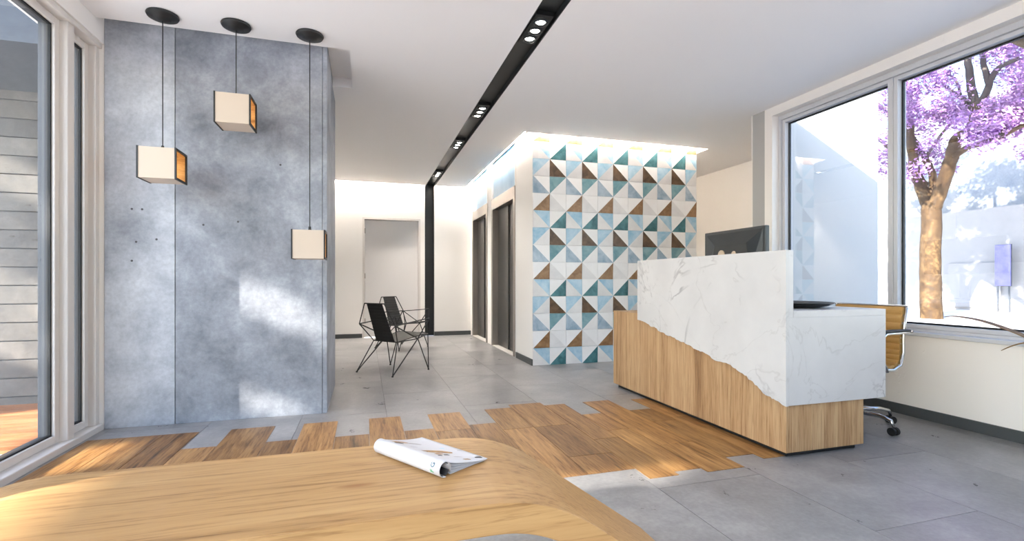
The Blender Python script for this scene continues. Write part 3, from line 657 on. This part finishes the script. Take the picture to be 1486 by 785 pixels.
# ---- wire chairs
def wire_chair(label, loc, rz):
    t = thing('wire_chair', label, 'chair', loc, rz, group='black wire lounge chairs')
    # local: front = +x, width = y
    sb = [(-.22, s * .20, .34) for s in (-1, 1)]; sf = [(.27, s * .25, .40) for s in (-1, 1)]; smid = [(.06, s * .27, .36) for s in (-1, 1)]
    bt = [(-.40, s * .165, .76) for s in (-1, 1)]; bm_ = [(-.36, s * .30, .53) for s in (-1, 1)]
    af = [(.24, s * .30, .58) for s in (-1, 1)]
    r = .007
    # woven seat + back strips
    def strip(p, q, n, name):   # p,q : (left,right) pairs
        for i in range(n):
            a, b = i / n + .002, (i + 1) / n - .002
            k = MB(); L0, R0, L1, R1 = map(Vector, (p[0], p[1], q[0], q[1]))
            V = [L0.lerp(L1, a), R0.lerp(R1, a), R0.lerp(R1, b), L0.lerp(L1, b)]
            nn = (V[1] - V[0]).cross(V[3] - V[0]).normalized() * .004
            A = [k.bm.verts.new(v + nn) for v in V]; Bq = [k.bm.verts.new(v - nn) for v in V]
            k.face(A); k.face(Bq[::-1])
            for j in range(4): k.face([A[j], Bq[j], Bq[(j + 1) % 4], A[(j + 1) % 4]])
            k.build(name, 'black', t)
    ib = [(bt[0][0], -.125, bt[0][2]), (bt[0][0], .125, bt[0][2])]
    strip([(sb[0][0], -.155, sb[0][2]), (sb[0][0], .155, sb[0][2])], ib, 12, 'back_strap')
    strip([(sb[0][0], -.19, sb[0][2]), (sb[0][0], .19, sb[0][2])], [(sf[0][0], -.23, sf[0][2]), (sf[0][0], .23, sf[0][2])], 14, 'seat_strap')
    def rods(name, L):
        k = MB()
        for a, b in L: k.tube([a, b], r, 6)
        k.build(name, 'black', t)
    t.scale = (.9, .9, 1.0)
    rods('back_frame', [(bt[0], bt[1]), (bt[0], bm_[0]), (bt[1], bm_[1]), (bm_[0], sb[0]), (bm_[1], sb[1]), (sb[0], sb[1])])
    rods('seat_frame', [(sb[0], smid[0]), (sb[1], smid[1]), (smid[0], sf[0]), (smid[1], sf[1]), (sf[0], sf[1])])
    for s in (0, 1): rods('armrest', [(bm_[s], af[s]), (af[s], sf[s]), (af[s], smid[s]), (bm_[s], smid[s])])
    for s, sg_ in ((0, -1), (1, 1)):
        fb = (-.40, sg_ * .30, .008); ff = (.19, sg_ * .33, .008)
        rods('leg', [(fb, sb[s]), (fb, smid[s])]); rods('leg', [(ff, smid[s]), (ff, sf[s])])
        for p in (fb, ff): MB().lathe([(0, 0), (.012, 0), (.012, .012), (0, .014)], 10, c=(p[0], p[1], 0)).build('foot_cap', 'rubber', t)
    return t
wire_chair('nearer black wire lounge chair with solid dark strap seat', (.36, 5.66, 0), R(42))
wire_chair('farther black wire lounge chair partly hidden behind the nearer one', (.58, 7.45, 0), R(-50))
# ---- reception desk
DX, DY = 2.27, 2.17
desk = thing('reception_desk', 'reception desk of striped wood with torn edge white marble front', 'desk', (DX, DY, 0))
def dbox(n, m, x0, x1, y0, y1, z0, z1, bev=.0015): return MB().box(x0 - DX, x1 - DX, y0 - DY, y1 - DY, z0, z1).build(n, m, desk, bevel=bev)
dbox('plinth', 'black', 2.30, 2.82, 2.215, 4.14, 0, .032)
for a, b in ((2.185, 2.6215), (2.6245, 3.40), (3.403, 4.18)): dbox('front_panel', 'desk', 2.27, 2.292, a, b, .03, .72)
for a, b in ((2.2925, 2.449), (2.451, 2.85)): dbox('end_panel', 'desk', a, b, 2.185, 2.205, .03, .30)
dbox('far_end_panel', 'desk', 2.2925, 2.85, 4.158, 4.18, .03, .72); dbox('top_board', 'desk', 2.2925, 2.85, 3.73, 4.157, .70, .72)
dbox('back_panel', 'desk', 2.50, 2.52, 2.21, 4.15, .03, .69); dbox('pedestal', 'desk', 2.54, 2.84, 3.6, 4.15, .03, .69)
jag = [(3.724, .667), (3.60, .652), (3.52, .628), (3.446, .621), (3.40, .60), (3.33, .592), (3.279, .576), (3.22, .573), (3.15, .556), (3.089, .551), (3.02, .534), (2.949, .513), (2.90, .508), (2.82, .494), (2.758, .470), (2.70, .470), (2.614, .465), (2.57, .446), (2.533, .433), (2.48, .418), (2.431, .395), (2.38, .372), (2.335, .341), (2.28, .328), (2.245, .316), (2.17, .298)]
rj = random.Random(5); jj = []
for (a, b), (c, d) in zip(jag, jag[1:]):
    for q in range(3):
        t = q / 3; jj.append((a + (c - a) * t, b + (d - b) * t + rj.uniform(-.006, .006) * (1 if q else .4)))
jj.append(jag[-1])
MB().prism([(p[0] - DY, p[1]) for p in [(3.724, 1.175)] + jj + [(2.17, 1.175)]], 'x', 2.252 - DX, 2.2695 - DX).build('marble_front', 'marble', desk)
dbox('marble_upstand', 'marble', 2.2695, 2.305, 2.17, 3.724, .7955, 1.175)
dbox('marble_end', 'marble', 2.2705, 3.01, 2.17, 2.184, .30, .795); dbox('worktop', 'marble', 2.306, 3.01, 2.17, 3.724, .795, .833)
dbox('end_lining', 'marble', 2.86, 3.01, 2.185, 2.21, .30, .795)
# ---- monitor
mo = thing('monitor', 'dark computer monitor seen from behind over the marble desk front', 'monitor', (2.74, 3.125, .833))
MB().box(-.015, .02, -.325, .325, .235, .567).build('screen_shell', 'mon', mo, bevel=.006)
k = MB(); a = [(-.016, -.30, .25), (-.016, .30, .25), (-.016, .30, .545), (-.016, -.30, .545)]; b = [(-.045, -.21, .25), (-.045, .21, .25), (-.045, .17, .45), (-.045, -.17, .45)]
A = [k.bm.verts.new(p) for p in a]; Bq = [k.bm.verts.new(p) for p in b]; k.face(Bq); k.face(A[::-1])
for i in range(4): k.face([A[i], Bq[i], Bq[(i + 1) % 4], A[(i + 1) % 4]])
bk = k.build('back_housing', 'mon_in', mo)
for y, r_ in ((.085, .036), (-.05, .022)): MB().tube([(-.046, y, .375), (-.052, y, .375)], r_, 18).build('cable_port', 'beige', bk)
MB().box(.021, .022, -.31, .31, .25, .555).build('display', 'black', mo)
MB().box(-.03, -.005, -.04, .04, .01, .30).build('stand_neck', 'mon', mo, bevel=.004); MB().box(-.10, .10, -.13, .13, 0, .012).build('stand_foot', 'mon', mo, bevel=.004)
# ---- dark tray on the worktop
tr = thing('desk_tray', 'shallow black oval tray on the low marble worktop', 'tray', (2.64, 2.50, .833))
k = MB().lathe([(0, .004), (.16, .004), (.20, .012), (.235, .030), (.238, .034), (.228, .034), (.19, .018), (0, .012)], 40); k.build('tray_dish', 'black', tr, smooth=True)
MB().lathe([(0, 0), (.15, 0), (.16, .004), (0, .0041)], 32).build('tray_base', 'steel', tr)
# ---- office chair (faces the desk, -x)
oc = thing('office_chair', 'tan ribbed leather office chair with chrome arms behind the desk', 'chair', (3.27, 2.60, 0), R(4))
def shell(prof, wd, name, n):
    # thick ribbed pad along a profile in xz
    P = []
    for i in range(len(prof) - 1):
        for q in range(n):
            t = q / n; P.append(Vector((prof[i][0] + (prof[i + 1][0] - prof[i][0]) * t, 0, prof[i][1] + (prof[i + 1][1] - prof[i][1]) * t)))
    P.append(Vector((prof[-1][0], 0, prof[-1][1])))
    top_, bot = [], []
    for i, p in enumerate(P):
        d = (P[min(i + 1, len(P) - 1)] - P[max(i - 1, 0)]).normalized(); nn = Vector((-d.z, 0, d.x)); rib = .007 * abs(math.sin(i * math.pi / 4)) + .006
        top_.append(p + nn * rib); bot.append(p - nn * rib)
    k = MB(); yy_ = [-wd / 2, wd / 2]
    lp_ = top_ + bot[::-1]; A = [k.bm.verts.new((p.x, yy_[0], p.z)) for p in lp_]; Bq = [k.bm.verts.new((p.x, yy_[1], p.z)) for p in lp_]; n_ = len(lp_)
    for i in range(n_): k.face([A[i], A[(i + 1) % n_], Bq[(i + 1) % n_], Bq[i]])
    m_ = len(top_)
    for i in range(m_ - 1):
        k.face([A[i], A[n_ - 1 - i], A[n_ - 2 - i], A[i + 1]]); k.face([Bq[i], Bq[i + 1], Bq[n_ - 2 - i], Bq[n_ - 1 - i]])
    return k.build(name, 'leather', oc, smooth=False)
shell([(.10, .43), (.145, .47), (.15, .54), (.145, .62), (.16, .72), (.185, .825)], .46, 'backrest', 8)
shell([(-.33, .455), (-.28, .455), (-.15, .435), (0, .425), (.09, .43)], .46, 'seat', 8)
for s in (-1, 1):
    y = s * .24
    MB().tube([(-.33, y, .44), (-.15, y, .425), (.06, y, .41), (.135, y, .44), (.162, y, .52), (.16, y, .62), (.175, y, .72), (.20, y, .83)], .011, 8).build('side_rail', 'chrome', oc, smooth=True)
    ar = MB().tube([(.165, y, .66), (.16, y + s * .05, .665), (.10, y + s * .055, .665), (-.10, y + s * .055, .66), (-.16, y + s * .055, .62), (-.14, y + s * .055, .50), (-.08, y + s * .05, .42), (-.05, y, .415)], .011, 8).build('armrest', 'chrome', oc, smooth=True)
    MB().box(-.13, .12, y + s * .055 - .02, y + s * .055 + .02, .668, .686).build('arm_pad', 'rubber', ar, bevel=.006)
MB().tube([(.20, -.25, .83), (.20, .25, .83)], .009, 8).build('top_bar', 'chrome', oc)
MB().tube([(-.03, -.24, .40), (-.03, .24, .40)], .014, 8).build('cross_bar', 'chrome', oc)
MB().lathe([(0, .06), (.035, .06), (.035, .10), (.024, .11), (.024, .25), (.017, .26), (.017, .40), (0, .40)], 16).build('column', 'chrome', oc, smooth=True)
for i in range(5):
    a = R(72 * i + 340); c, s = math.cos(a), math.sin(a)
    lg = MB().tube([(c * .02, s * .02, .10), (c * .2, s * .2, .105), (c * .27, s * .27, .09), (c * .285, s * .285, .055)], [.018, .014, .012, .010], 8).build('leg', 'chrome', oc, smooth=True)
    k = MB()
    for o_ in (-.016, .016): k.tube([(c * .285 - s * (o_ - .009), s * .285 + c * (o_ - .009), .026), (c * .285 - s * (o_ + .009), s * .285 + c * (o_ + .009), .026)], .026, 14)
    k.build('caster', 'rubber', lg)
# ---- potted plant at the right edge (only leaf tips reach into view)
pl = thing('potted_plant', 'potted plant with long arching brown leaf blades under right window', 'plant', (3.46, 1.30, 0))
MB().lathe([(0, 0), (.13, 0), (.17, .32), (.175, .34), (.16, .34), (.15, .30), (0, .30)], 28).build('pot', 'pot', pl, smooth=True)
MB().lathe([(0, .315), (.152, .315), (.15, .305), (0, .305)], 20).build('soil', 'soil', pl)
def leaf(pts, wd):
    P = [Vector(p) for p in pts]; n = len(P); Q = []
    for i in range(n - 1):
        p0, p1, p2, p3 = P[max(i - 1, 0)], P[i], P[i + 1], P[min(i + 2, n - 1)]
        for q in range(5):
            t = q / 5; Q.append(.5 * ((2 * p1) + (p2 - p0) * t + (2 * p0 - 5 * p1 + 4 * p2 - p3) * t * t + (3 * p1 - p0 - 3 * p2 + p3) * t ** 3))
    Q.append(P[-1]); rows = []
    for i, p in enumerate(Q):
        d = (Q[min(i + 1, len(Q) - 1)] - Q[max(i - 1, 0)]).normalized(); s = d.cross(Vector((0, 0, 1))); s = s.normalized() if s.length > 1e-3 else Vector((1, 0, 0))
        f = i / (len(Q) - 1); w_ = wd * (math.sin(math.pi * min(1, .15 + .85 * f)) ** .7 * .95 + .05) / 2
        rows.append([p + s * w_ + Vector((0, 0, w_ * .7)), p, p - s * w_ + Vector((0, 0, w_ * .2))])
    MB().grid(rows).build('leaf', 'leaf', pl, smooth=True, solid=.003)
O = Vector((3.46, 1.30, 0))
leaf([(0, .02, .31), (.03, .20, .50), (.05, .42, .66), (.10, .66, .745), (.14, .84, .772), (.15, .93, .768)], .03)
leaf([(0, .02, .31), (.02, .16, .48), (.03, .32, .62), (.03, .42, .66), (.04, .50, .645), (.05, .58, .60)], .034)
rl = random.Random(9)
for i in range(14):
    a = R(200 + 11 * i + rl.uniform(-5, 5)); c, s = math.cos(a), math.sin(a); L = rl.uniform(.28, .55); h = rl.uniform(.55, .95)
    leaf([(c * .02, s * .02, .31), (c * L * .3, s * L * .3, .31 + h * .4), (c * L * .7, s * L * .7, .31 + h * .55), (c * L, s * L, .31 + h * .35)], .03)
bpy.context.view_layer.update()
